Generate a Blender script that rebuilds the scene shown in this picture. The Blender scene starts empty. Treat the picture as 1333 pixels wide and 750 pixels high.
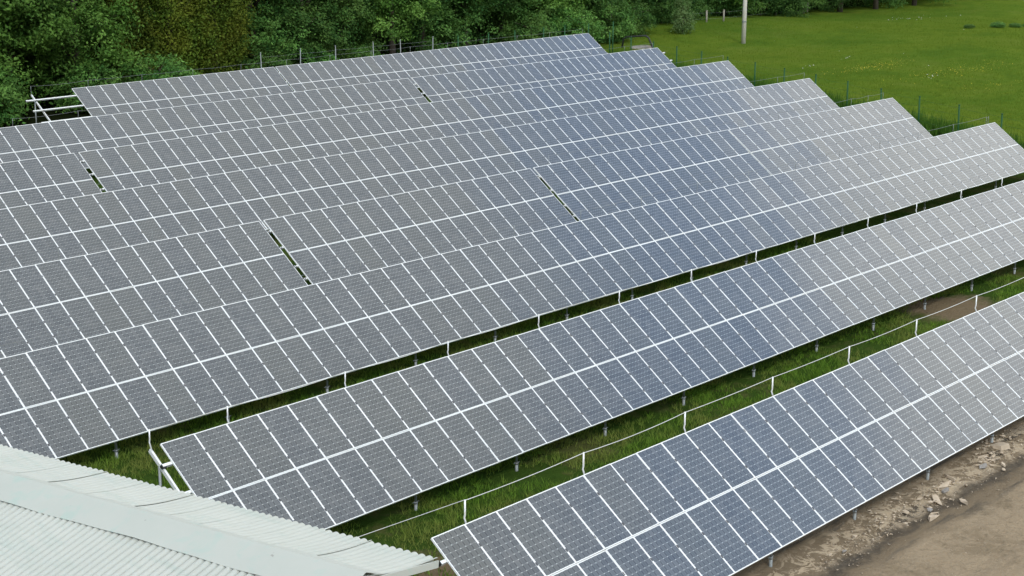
import bpy, bmesh, math, random
import numpy as np
from mathutils import Vector, Matrix

random.seed(7)
rng = np.random.default_rng(7)
S = bpy.context.scene
COL = S.collection
R = math.radians

# ------------------------------------------------------------------ camera
CAM_POS = (-17.57145, -18.29603, 10.32022)
YAW, PITCH, FPX = 0.82316, -0.225, 1997.298
cam = bpy.data.cameras.new('camera')
cam.sensor_width = 36.0
cam.lens = FPX / 1333.0 * 36.0
cam.clip_start, cam.clip_end = 0.5, 3000.0
camo = bpy.data.objects.new('camera', cam)
COL.objects.link(camo)
camo.location = CAM_POS
camo.rotation_euler = (math.pi / 2 + PITCH, 0, -YAW)
S.camera = camo

# ------------------------------------------------------------------ light
SUN_EL, SUN_AZ = R(43), R(-122)          # azimuth of the sun, counted from +x towards +y
world = bpy.data.worlds.new('World')
S.world = world
world.use_nodes = True


def NT(tree):
    nodes, links = tree.nodes, tree.links

    def n(kind, **kw):
        node = nodes.new('ShaderNode' + kind)
        ins = kw.pop('ins', {})
        for k, v in kw.items():
            setattr(node, k, v)
        for k, v in ins.items():
            sock = node.inputs[k]
            if isinstance(v, bpy.types.NodeSocket):
                links.new(v, sock)
            else:
                sock.default_value = v
        return node

    def math_(op, a, b=None, c=None, clamp=False):
        m = n('Math', operation=op, use_clamp=clamp)
        for i, v in enumerate((a, b, c)):
            if v is None:
                continue
            if isinstance(v, bpy.types.NodeSocket):
                links.new(v, m.inputs[i])
            else:
                m.inputs[i].default_value = v
        return m.outputs[0]

    def ramp(fac, stops, interp='LINEAR'):
        r = n('ValToRGB')
        links.new(fac, r.inputs[0])
        el = r.color_ramp.elements
        r.color_ramp.interpolation = interp
        while len(el) < len(stops):
            el.new(0.5)
        for e, (p, c) in zip(el, stops):
            e.position = p
            e.color = c if len(c) == 4 else (*c, 1)
        return r.outputs[0]

    def mix(fac, a, b, mode='MIX'):
        m = n('Mix', data_type='RGBA', blend_type=mode)
        for i, v in ((0, fac), (6, a), (7, b)):
            if isinstance(v, bpy.types.NodeSocket):
                links.new(v, m.inputs[i])
            else:
                m.inputs[i].default_value = v if i == 0 else (v if len(v) == 4 else (*v, 1))
        return m.outputs[2]

    def noise(vec, scale, detail=4, rough=0.55, out='Fac', dist=0.0):
        t = n('TexNoise')
        if vec is not None:
            links.new(vec, t.inputs['Vector'])
        t.inputs['Scale'].default_value = scale
        t.inputs['Detail'].default_value = detail
        t.inputs['Roughness'].default_value = rough
        t.inputs['Distortion'].default_value = dist
        return t.outputs[0 if out == 'Fac' else 1]

    def mapr(v, a, b, c=0.0, d=1.0, smooth=True):
        m = n('MapRange', interpolation_type='SMOOTHSTEP' if smooth else 'LINEAR')
        links.new(v, m.inputs[0])
        for i, x in enumerate((a, b, c, d)):
            m.inputs[i + 1].default_value = x
        return m.outputs[0]
    return n, math_, ramp, mix, noise, mapr, links


wt = world.node_tree
wt.nodes.clear()
n, math_, ramp, mix, noise, mapr, links = NT(wt)
tc = n('TexCoord')
gen = tc.outputs['Generated']
sky = n('TexSky', sky_type='NISHITA', sun_disc=False, sun_elevation=SUN_EL,
        sun_rotation=math.pi / 2 - SUN_AZ, altitude=300, air_density=1.0, dust_density=2.0, ozone_density=1.0)
sep = n('SeparateXYZ', ins={0: gen})
mp = n('Mapping', ins={0: gen})
mp.inputs['Scale'].default_value = (1.0, 1.0, 2.2)
wob = noise(mp.outputs[0], 3.2, 6, 0.6)
wob2 = noise(mp.outputs[0], 9.0, 6, 0.6)
h = math_('ADD', math_('SUBTRACT', sep.outputs[2], math_('MULTIPLY', sep.outputs[1], 0.14)),
          math_('ADD', math_('MULTIPLY', math_('SUBTRACT', wob, 0.5), 0.10), math_('MULTIPLY', math_('SUBTRACT', wob2, 0.5), 0.05)))
low_cloud = mapr(h, 0.550, 0.615, 1.0, 0.0)       # bank of bright cloud low over the horizon
high_cloud = mapr(h, 0.665, 0.76, 0.0, 1.0)       # thin grey cloud overhead
east = mapr(sep.outputs[0], 0.2, 0.8, 0.0, 1.0)
thick = noise(mp.outputs[0], 4.5, 7, 0.6)
lowcol = mix(east, (9.6, 9.6, 9.5), (27.0, 27.0, 26.0))
lowcol = mix(math_('MULTIPLY', mapr(thick, 0.35, 0.65), 0.35), lowcol, (13.2, 13.2, 12.9))
highcol = mix(mapr(thick, 0.3, 0.7), (10.4, 10.5, 10.2), (12.8, 12.9, 12.4))
bluesky = mix(1.0, sky.outputs[0], (3.0, 4.8, 6.1), 'MULTIPLY')
skycol = mix(high_cloud, bluesky, highcol)
skycol = mix(low_cloud, skycol, lowcol)
bg = n('Background', ins={0: skycol, 1: 0.1})
wo = n('OutputWorld', ins={0: bg.outputs[0]})

sun = bpy.data.lights.new('sun', 'SUN')
sun.energy = 2.2
sun.angle = R(10)
sun.color = (1.0, 0.95, 0.87)
suno = bpy.data.objects.new('sun', sun)
COL.objects.link(suno)
suno.location = (-20, -40, 60)
sd = Vector((math.cos(SUN_AZ) * math.cos(SUN_EL), math.sin(SUN_AZ) * math.cos(SUN_EL), math.sin(SUN_EL)))
suno.rotation_euler = sd.to_track_quat('Z', 'Y').to_euler()

S.view_settings.view_transform = 'Standard'
S.view_settings.look = 'None'
S.view_settings.exposure = -0.3
S.view_settings.gamma = 1.0
S.view_settings.use_curve_mapping = False
try:
    S.cycles.use_denoising = True
    S.cycles.denoiser = 'OPENIMAGEDENOISE'
    S.cycles.max_bounces = 6
    S.cycles.transparent_max_bounces = 4
except Exception:
    pass


# ------------------------------------------------------------------ materials
def material(name):
    m = bpy.data.materials.new(name)
    m.use_nodes = True
    m.node_tree.nodes.clear()
    t = NT(m.node_tree)
    nn = t[0]
    out = nn('OutputMaterial')
    bs = nn('BsdfPrincipled')
    t[-1].new(bs.outputs[0], out.inputs[0])
    return m, t, bs


def plain(name, col, rough=0.6, metal=0.0, var=0.12, scale=6.0, spec=0.5):
    m, (n, math_, ramp, mix, noise, mapr, links), bs = material(name)
    tc = n('TexCoord')
    f = noise(tc.outputs['Object'], scale, 5, 0.6)
    a = tuple(c * (1 - var) for c in col)
    b = tuple(min(1, c * (1 + var)) for c in col)
    links.new(mix(f, a, b), bs.inputs['Base Color'])
    bs.inputs['Roughness'].default_value = rough
    bs.inputs['Metallic'].default_value = metal
    bs.inputs['Specular IOR Level'].default_value = spec
    return m


M = {}
M['frame'] = plain('white anodised aluminium', (0.79, 0.80, 0.79), 0.42, 0.0, 0.04, 3, 0.5)
M['galv'] = plain('galvanised steel', (0.23, 0.245, 0.245), 0.5, 0.3, 0.25, 9)
M['alu'] = plain('bright aluminium', (0.78, 0.79, 0.78), 0.4, 0.2, 0.06, 5)
M['clamp'] = plain('dark clamp', (0.06, 0.06, 0.065), 0.5, 0.2)
M['capblack'] = plain('black rubber', (0.015, 0.017, 0.015), 0.6)
M['cable'] = plain('pale cable', (0.62, 0.63, 0.60), 0.5, 0.2)
M['back'] = plain('white backsheet', (0.6, 0.6, 0.6), 0.6)
M['greenpost'] = plain('green coated steel', (0.020, 0.085, 0.030), 0.6, spec=0.2)
M['greypost'] = plain('grey steel post', (0.25, 0.27, 0.27), 0.5, 0.2)
M['wood'] = plain('weathered wood', (0.26, 0.24, 0.19), 0.85, 0, 0.3, 12)
M['bark'] = plain('bark', (0.07, 0.055, 0.04), 0.95, 0, 0.4, 8)
M['stone'] = plain('pale stone', (0.47, 0.38, 0.28), 0.9, 0, 0.45, 5)
M['stonegrey'] = plain('grey stone', (0.26, 0.24, 0.22), 0.9, 0, 0.35, 14)
M['wallwhite'] = plain('white painted wall', (0.72, 0.74, 0.74), 0.8, 0, 0.05, 2)
M['dark'] = plain('dark shadow gap', (0.05, 0.05, 0.05), 0.9)


def make_pv():
    m, (n, math_, ramp, mix, noise, mapr, links), bs = material('photovoltaic cells under glass')
    tc = n('TexCoord')
    sep = n('SeparateXYZ', ins={0: tc.outputs['Object']})
    px, py = 0.1262, 0.1262
    cu = math_('DIVIDE', sep.outputs[0], px)
    cv = math_('DIVIDE', sep.outputs[1], py)
    fu = math_('FRACT', math_('ADD', cu, 60.0))
    fv = math_('FRACT', math_('ADD', cv, 60.0))
    du = math_('ABSOLUTE', math_('SUBTRACT', fu, 0.5))    # 0.5 at the cell edge
    dv = math_('ABSOLUTE', math_('SUBTRACT', fv, 0.5))
    diag = math_('ADD', du, dv)
    corner = mapr(diag, 0.865, 0.885, 0, 1, False)          # bevelled corners: white diamonds
    gapv = mapr(dv, 0.478, 0.488, 0, 1, False)              # gap between cells along the row
    gapu = mapr(du, 0.415, 0.445, 0, 1, False)              # darker seam between columns
    bus = mapr(math_('ABSOLUTE', math_('SUBTRACT', du, 0.25)), 0.010, 0.018, 1, 0, False)
    fing = math_('ABSOLUTE', math_('SUBTRACT', math_('FRACT', math_('MULTIPLY', fv, 20)), 0.5))
    oi = n('ObjectInfo')
    cell_id = n('CombineXYZ', ins={0: math_('FLOOR', math_('ADD', cu, 60.0)), 1: math_('FLOOR', math_('ADD', cv, 60.0)),
                                   2: math_('MULTIPLY', oi.outputs['Random'], 91.0)})
    wn = n('TexWhiteNoise', noise_dimensions='3D', ins={0: cell_id.outputs[0]})
    cell = mix(wn.outputs[0], (0.086, 0.095, 0.105), (0.117, 0.126, 0.134))
    cell = mix(mapr(oi.outputs['Random'], 0.3, 1, 0, 0.6, False), cell, (0.114, 0.119, 0.113))
    cell = mix(math_('MULTIPLY', bus, 0.25), cell, (0.34, 0.35, 0.37))
    c = mix(math_('MULTIPLY', gapu, 0.75), cell, (0.030, 0.034, 0.044))
    c = mix(math_('MULTIPLY', gapv, 0.7), c, (0.33, 0.35, 0.36))
    c = mix(math_('MULTIPLY', corner, 0.75), c, (0.52, 0.55, 0.54))
    # plain margin of backsheet round the cells
    ax = math_('ABSOLUTE', sep.outputs[0])
    ay = math_('ABSOLUTE', sep.outputs[1])
    edge = math_('MAXIMUM', math_('GREATER_THAN', ax, px * 3.0), math_('GREATER_THAN', ay, py * 6.0))
    c = mix(edge, c, (0.14, 0.15, 0.17))
    dust = noise(tc.outputs['Object'], 2.2, 5, 0.65)
    c = mix(math_('MULTIPLY', mapr(dust, 0.45, 0.8), 0.16), c, (0.30, 0.29, 0.27))
    links.new(c, bs.inputs['Base Color'])
    bs.inputs['Roughness'].default_value = 0.13
    bs.inputs['IOR'].default_value = 1.52
    return m


M['pv'] = make_pv()


def make_ground():
    m, (n, math_, ramp, mix, noise, mapr, links), bs = material('grass and bare soil')
    g = n('NewGeometry')
    P = g.outputs['Position']
    sp = n('SeparateXYZ', ins={0: P})
    nb = noise(P, 0.35, 6, 0.65)
    nm = noise(P, 1.6, 6, 0.65)
    nf = noise(P, 9.0, 6, 0.7)
    mpn = n('Mapping', ins={0: P})
    mpn.inputs['Rotation'].default_value = (0, 0, R(12))
    mpn.inputs['Scale'].default_value = (0.22, 1.6, 1.0)
    streak = noise(mpn.outputs[0], 1.4, 6, 0.62)
    # soil
    soil = mix(nm, (0.128, 0.099, 0.066), (0.285, 0.222, 0.150))
    soil = mix(mapr(nf, 0.35, 0.7), soil, (0.20, 0.155, 0.105))
    soil = mix(math_('MULTIPLY', mapr(streak, 0.52, 0.62), 0.8), soil, (0.085, 0.075, 0.062))
    soil = mix(math_('MULTIPLY', mapr(noise(P, 22, 5, 0.7), 0.6, 0.72), 0.6), soil, (0.36, 0.29, 0.21))
    band = mapr(math_('ABSOLUTE', math_('ADD', sp.outputs[1], 2.62)), 0.15, 0.75, 1, 0)
    patch = mapr(math_('ADD', noise(P, 2.6, 7, 0.75, dist=0.8), math_('MULTIPLY', sp.outputs[0], 0.004)), 0.53, 0.58)
    soil = mix(math_('MULTIPLY', math_('MULTIPLY', band, patch), 0.9), soil, (0.47, 0.38, 0.27))
    # the raked plot furthest from the panels is paler and even
    plot = mapr(math_('ADD', math_('ADD', sp.outputs[1], math_('MULTIPLY', sp.outputs[0], 0.02)), math_('MULTIPLY', nm, 0.5)), -3.55, -3.05, 1, 0)
    plotcol = mix(nf, (0.300, 0.232, 0.154), (0.45, 0.355, 0.242))
    plotcol = mix(math_('MULTIPLY', mapr(noise(P, 0.9, 7, 0.7, dist=0.5), 0.46, 0.62), 0.6), plotcol, (0.200, 0.155, 0.100))
    plotcol = mix(math_('MULTIPLY', mapr(noise(P, 5.0, 5, 0.7), 0.56, 0.68), 0.45), plotcol, (0.12, 0.10, 0.072))
    soil = mix(math_('MULTIPLY', plot, 0.75), soil, plotcol)
    # furrow along the foot of the first row
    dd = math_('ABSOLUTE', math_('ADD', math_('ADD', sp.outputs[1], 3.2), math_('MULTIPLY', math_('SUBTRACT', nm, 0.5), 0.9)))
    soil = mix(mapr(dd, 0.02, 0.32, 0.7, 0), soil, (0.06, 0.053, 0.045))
    # grass
    gr = mix(nm, (0.018, 0.040, 0.007), (0.045, 0.080, 0.014))
    gr = mix(mapr(nf, 0.3, 0.75), gr, (0.040, 0.072, 0.013))
    worn = mapr(math_('ADD', nb, math_('MULTIPLY', math_('SUBTRACT', nm, 0.5), 0.6)), 0.5, 0.66)
    gr = mix(math_('MULTIPLY', worn, 0.55), gr, (0.095, 0.085, 0.035))
    # meadow beyond the fence
    mead = mix(nb, (0.068, 0.130, 0.015), (0.098, 0.152, 0.018))
    mead = mix(mapr(streak, 0.35, 0.7), mead, (0.112, 0.160, 0.019))
    mead = mix(math_('MULTIPLY', mapr(nm, 0.5, 0.75), 0.5), mead, (0.046, 0.096, 0.013))
    big = noise(P, 0.055, 4, 0.55, dist=0.4)
    mead = mix(math_('MULTIPLY', mapr(big, 0.42, 0.62), 0.55), mead, (0.098, 0.138, 0.016))
    mead = mix(math_('MULTIPLY', mapr(big, 0.5, 0.32), 0.5), mead, (0.044, 0.098, 0.012))
    mid = noise(P, 0.3, 5, 0.65)
    mead = mix(math_('MULTIPLY', mapr(mid, 0.48, 0.66), 0.4), mead, (0.125, 0.160, 0.030))
    mead = mix(math_('MULTIPLY', mapr(mid, 0.48, 0.34), 0.4), mead, (0.045, 0.098, 0.014))
    isme = mapr(math_('SUBTRACT', sp.outputs[0], math_('MULTIPLY', sp.outputs[1], 0.4)), 50.5, 53.5)
    gr = mix(isme, gr, mead)
    # forest floor
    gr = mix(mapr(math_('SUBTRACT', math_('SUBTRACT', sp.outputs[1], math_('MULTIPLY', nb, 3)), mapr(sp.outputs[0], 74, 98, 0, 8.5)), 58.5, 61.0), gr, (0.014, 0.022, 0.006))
    gr = mix(math_('MULTIPLY', mapr(sp.outputs[1], 54.2, 55.2), mapr(sp.outputs[0], 32, 34, 1, 0)), gr, (0.010, 0.014, 0.005))  # shade of the hollow under the left trees, painted into the ground colour
    isg = mapr(math_('ADD', sp.outputs[1], math_('MULTIPLY', math_('SUBTRACT', nm, 0.5), 2.2)), -0.6, 0.5)
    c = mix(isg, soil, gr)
    # bare patches between the rows
    for (x, y, r) in ((28.6, 4.6, 2.2), (3.0, 2.2, 1.5), (1.5, 8.9, 1.0), (80.3, 57.5, 1.6)):
        v = n('VectorMath', operation='DISTANCE', ins={0: P})
        v.inputs[1].default_value = (x, y, -1.9 if y < 20 else 1.8)
        dpt = math_('ADD', v.outputs['Value'], math_('MULTIPLY', math_('SUBTRACT', nm, 0.5), 2.6))
        c = mix(mapr(dpt, r * 0.5, r, 0.85, 0), c, mix(nf, (0.13, 0.092, 0.060), (0.22, 0.16, 0.105)))
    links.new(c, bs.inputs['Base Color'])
    bs.inputs['Roughness'].default_value = 0.95
    bs.inputs['Specular IOR Level'].default_value = 0.0
    b = n('Bump', ins={'Height': math_('ADD', math_('MULTIPLY', nf, 0.5), nm), 'Strength': 1.0, 'Distance': 0.16})
    links.new(b.outputs[0], bs.inputs['Normal'])
    return m


M['ground'] = make_ground()


def leafy(name, dark, light, warm=None, wamt=0.0, trans=0.25):
    m, (n, math_, ramp, mix, noise, mapr, links), bs = material(name)
    at = n('Attribute', attribute_name='tint')
    oi = n('ObjectInfo')
    c = mix(at.outputs['Fac'], dark, light)
    lum = mapr(oi.outputs['Random'], 0, 1, 0.5, 1.15, False)
    c = mix(1.0, c, n('CombineColor', ins={0: lum, 1: lum, 2: lum}).outputs[0], 'MULTIPLY') if not ('grass' in name) else c
    if warm:
        g = n('NewGeometry')
        w = mapr(noise(g.outputs['Position'], 0.55, 4, 0.6), 0.42, 0.62)
        c = mix(math_('MULTIPLY', w, wamt), c, warm)
    links.new(c, bs.inputs['Base Color'])
    bs.inputs['Roughness'].default_value = 0.7
    bs.inputs['Specular IOR Level'].default_value = 0.0 if 'grass' in name else 0.15
    if trans:
        tr = n('BsdfTranslucent', ins={0: c})
        mx = n('MixShader', ins={0: trans, 1: bs.outputs[0], 2: tr.outputs[0]})
        out = [x for x in m.node_tree.nodes if x.type == 'OUTPUT_MATERIAL'][0]
        links.new(mx.outputs[0], out.inputs[0])
    return m


M['leaf'] = leafy('broad green leaves', (0.036, 0.110, 0.016), (0.215, 0.390, 0.075), (0.12, 0.25, 0.035), 0.4, 0.3)
M['leaf2'] = leafy('fresh green leaves', (0.032, 0.115, 0.022), (0.185, 0.390, 0.080), (0.20, 0.32, 0.07), 0.35, 0.3)
M['leafdark'] = leafy('deep green leaves', (0.024, 0.085, 0.018), (0.150, 0.300, 0.064), (0.09, 0.17, 0.035), 0.4, 0.3)
M['leafbrown'] = leafy('olive brown foliage', (0.044, 0.090, 0.009), (0.175, 0.250, 0.028), (0.190, 0.185, 0.020), 0.45, 0.3)
M['leafpale'] = leafy('pale willow leaves', (0.18, 0.34, 0.09), (0.46, 0.66, 0.26), None, 0, 0.35)
M['grass'] = leafy('grass blades', (0.034, 0.095, 0.010), (0.170, 0.285, 0.038), (0.24, 0.23, 0.07), 0.55)
M['meadow'] = leafy('meadow grass blades', (0.084, 0.150, 0.016), (0.122, 0.186, 0.020), (0.130, 0.182, 0.020), 0.5)
M['weed'] = leafy('weeds and tall grass', (0.030, 0.085, 0.012), (0.075, 0.150, 0.024))
M['yellow'] = plain('yellow petals', (0.62, 0.48, 0.03), 0.7)
M['white'] = plain('white umbels', (0.66, 0.66, 0.58), 0.7)


def make_roof_mat():
    m, (n, math_, ramp, mix, noise, mapr, links), bs = material('painted white corrugated sheet')
    tc = n('TexCoord')
    P = tc.outputs['Object']
    mpn = n('Mapping', ins={0: P})
    mpn.inputs['Scale'].default_value = (1.0, 0.18, 1.0)
    st = noise(mpn.outputs[0], 5.0, 6, 0.65)
    bl = noise(P, 0.9, 5, 0.6)
    c = mix(bl, (0.41, 0.43, 0.39), (0.50, 0.508, 0.462))
    c = mix(math_('MULTIPLY', mapr(st, 0.48, 0.72), 0.45), c, (0.33, 0.40, 0.36))
    c = mix(math_('MULTIPLY', mapr(noise(P, 30, 4, 0.6), 0.68, 0.76), 0.4), c, (0.40, 0.38, 0.34))
    links.new(c, bs.inputs['Base Color'])
    bs.inputs['Roughness'].default_value = 0.65
    bs.inputs['Specular IOR Level'].default_value = 0.3
    return m


def make_cap_mat():
    m, (n, math_, ramp, mix, noise, mapr, links), bs = material('weathered white ridge flashing')
    tc = n('TexCoord')
    P = tc.outputs['Object']
    bl = noise(P, 1.1, 5, 0.6)
    c = mix(bl, (0.40, 0.43, 0.39), (0.485, 0.495, 0.452))
    c = mix(math_('MULTIPLY', mapr(noise(P, 2.2, 6, 0.7, dist=0.6), 0.50, 0.70), 0.6), c, (0.35, 0.46, 0.41))
    c = mix(math_('MULTIPLY', mapr(noise(P, 7.0, 3, 0.5), 0.74, 0.78), 0.7), c, (0.25, 0.24, 0.22))
    links.new(c, bs.inputs['Base Color'])
    bs.inputs['Roughness'].default_value = 0.6
    bs.inputs['Specular IOR Level'].default_value = 0.3
    return m


M['roof'] = make_roof_mat()
M['cap'] = make_cap_mat()


# ------------------------------------------------------------------ helpers
class MB:
    """collects shapes for one mesh object"""

    def __init__(self):
        self.v, self.f, self.m = [], [], []

    def add(self, vs, fs, mi=0):
        o = len(self.v)
        self.v += [tuple(p) for p in vs]
        self.f += [tuple(i + o for i in q) for q in fs]
        self.m += [mi] * len(fs)

    def box(self, lo, hi, mi=0, X=None):
        x0, y0, z0 = lo
        x1, y1, z1 = hi
        vs = [(x0, y0, z0), (x1, y0, z0), (x1, y1, z0), (x0, y1, z0), (x0, y0, z1), (x1, y0, z1), (x1, y1, z1), (x0, y1, z1)]
        if X is not None:
            vs = [X @ Vector(p) for p in vs]
        self.add(vs, [(0, 3, 2, 1), (4, 5, 6, 7), (0, 1, 5, 4), (1, 2, 6, 5), (2, 3, 7, 6), (3, 0, 4, 7)], mi)

    def tube(self, pts, r, seg=8, mi=0, caps=True):
        pts = [Vector(p) for p in pts]
        rr = r if isinstance(r, (list, tuple)) else [r] * len(pts)
        rings = []
        prev = None
        for i, p in enumerate(pts):
            if i == 0:
                t = pts[1] - pts[0]
            elif i == len(pts) - 1:
                t = pts[-1] - pts[-2]
            else:
                t = (pts[i + 1] - pts[i]).normalized() + (pts[i] - pts[i - 1]).normalized()
            t.normalize()
            if prev is None:
                u = t.orthogonal().normalized()
            else:
                u = (prev - t * prev.dot(t)).normalized()
            prev = u
            w = t.cross(u)
            rings.append([p + (u * math.cos(a) + w * math.sin(a)) * rr[i] for a in [2 * math.pi * k / seg for k in range(seg)]])
        vs = [q for ring in rings for q in ring]
        fs = []
        for i in range(len(pts) - 1):
            for k in range(seg):
                a, b = i * seg + k, i * seg + (k + 1) % seg
                fs.append((a, b, b + seg, a + seg))
        if caps:
            fs.append(tuple(range(seg))[::-1])
            fs.append(tuple((len(pts) - 1) * seg + k for k in range(seg)))
        self.add(vs, fs, mi)

    def mesh(self, name, mats, smooth=False):
        me = bpy.data.meshes.new(name)
        me.from_pydata(self.v, [], self.f)
        for mt in (mats if isinstance(mats, (list, tuple)) else [mats]):
            me.materials.append(mt)
        if any(self.m):
            me.polygons.foreach_set('material_index', self.m)
        if smooth:
            me.polygons.foreach_set('use_smooth', [True] * len(self.f))
        me.update()
        return me

    def obj(self, name, mats, parent=None, smooth=False):
        return link(name, self.mesh(name, mats, smooth), parent)


def link(name, me, parent=None):
    o = bpy.data.objects.new(name, me)
    COL.objects.link(o)
    if parent is not None:
        o.parent = parent
    return o


def tag(o, label=None, cat=None, group=None, kind=None):
    for k, v in (('label', label), ('category', cat), ('group', group), ('kind', kind)):
        if v:
            o[k] = v
    return o


def thing(name, loc, label, cat, group=None, rz=0.0):
    o = bpy.data.objects.new(name, None)
    o.empty_display_size = 0.2
    COL.objects.link(o)
    o.location = loc
    o.rotation_euler = (0, 0, rz)
    return tag(o, label, cat, group)


def soup(name, V, F4, tint, mat):
    """big quad soup with numpy: V (n,3), F4 (m,4) indices, tint (n,)"""
    me = bpy.data.meshes.new(name)
    k = F4.shape[1]
    me.vertices.add(len(V))
    me.vertices.foreach_set('co', V.astype(np.float32).ravel())
    me.loops.add(F4.size)
    me.loops.foreach_set('vertex_index', F4.astype(np.int32).ravel())
    me.polygons.add(len(F4))
    me.polygons.foreach_set('loop_start', np.arange(0, F4.size, k, dtype=np.int32))
    at = me.attributes.new('tint', 'FLOAT', 'POINT')
    at.data.foreach_set('value', tint.astype(np.float32))
    me.materials.append(mat)
    me.update(calc_edges=True)
    return me


# ------------------------------------------------------------------ terrain
ROWY = [0.0, 7.324, 14.678, 22.055, 29.482, 36.801, 44.230, 52.683]
ROWZ = [0.0, 0.220, 0.516, 0.800, 1.105, 1.412, 1.721, 2.053]
ROWS = [0.019, 0.022, 0.022, 0.023, 0.022, 0.024, 0.023, 0.024]
TILT, LM, PITCHX = 0.65159, 1.56566, 0.828
GY = np.array([-400.0, -60.0, -9.0] + [y - 2.27 for y in ROWY] + [110.0, 220.0, 700.0])
GZ = np.array([-4.0, -3.2, -2.62] + [z - 2.47 for z in ROWZ] + [4.3 - 2.05, 4.5, 9.0])


def ground_z(x, y):
    x = np.asarray(x, float)
    y = np.asarray(y, float)
    xx = np.where(x < 160, x, 160 + (x - 160) * 0.25)
    xx = np.where(xx < -30, -30 + (xx + 30) * 0.2, xx)
    z = np.interp(y, GY, GZ) + 0.0205 * xx
    far = np.clip((x - 56 - 0.4 * (y - 14.7)) / 10, 0, 1)
    z = z + far * (0.22 * np.sin(x * 0.11 + y * 0.05) + 0.12 * np.sin(y * 0.21 - x * 0.07))
    return z


def gz(x, y):
    return float(ground_z(x, y))


def build_ground():
    xs = np.concatenate([np.linspace(-500, -40, 14), np.linspace(-36, 45, 136), np.linspace(46, 180, 100), np.linspace(190, 700, 22)])
    ys = np.concatenate([np.linspace(-400, -24, 12), np.linspace(-20, 14, 86), np.linspace(15, 85, 72), np.linspace(92, 700, 26)])
    X, Y = np.meshgrid(xs, ys)
    Z = ground_z(X, Y)
    near = ((X > -36) & (X < 45) & (Y > -20) & (Y < 14))
    Z += np.where(near, rng.normal(0, 0.018, X.shape), 0)
    d = np.abs(Y + 3.2 + 0.25 * np.sin(X * 0.9) + 0.12 * np.sin(X * 2.7 + 1))
    Z -= 0.10 * np.clip(1 - d / 0.35, 0, 1) * near
    V = np.stack([X.ravel(), Y.ravel(), Z.ravel()], -1)
    ny, nx = X.shape
    i = (np.arange(ny - 1)[:, None] * nx + np.arange(nx - 1)[None]).ravel()
    F = np.stack([i, i + 1, i + nx + 1, i + nx], -1)
    me = soup('ground', V, F, np.zeros(len(V)), M['ground'])
    me.polygons.foreach_set('use_smooth', [True] * len(F))
    o = link('ground', me)
    tag(o, kind='structure')


build_ground()

# ------------------------------------------------------------------ white roofed building
E_DIR = Vector((0.17689572, -0.9842296, 0.0))      # along the ridge, towards the gable in view
A_DIR = Vector((0.9842296, 0.17689572, 0.0))       # across, towards the arrays
E0 = Vector((-3.86676, -4.19403, 2.0))             # corner of the far eave at the gable


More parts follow.
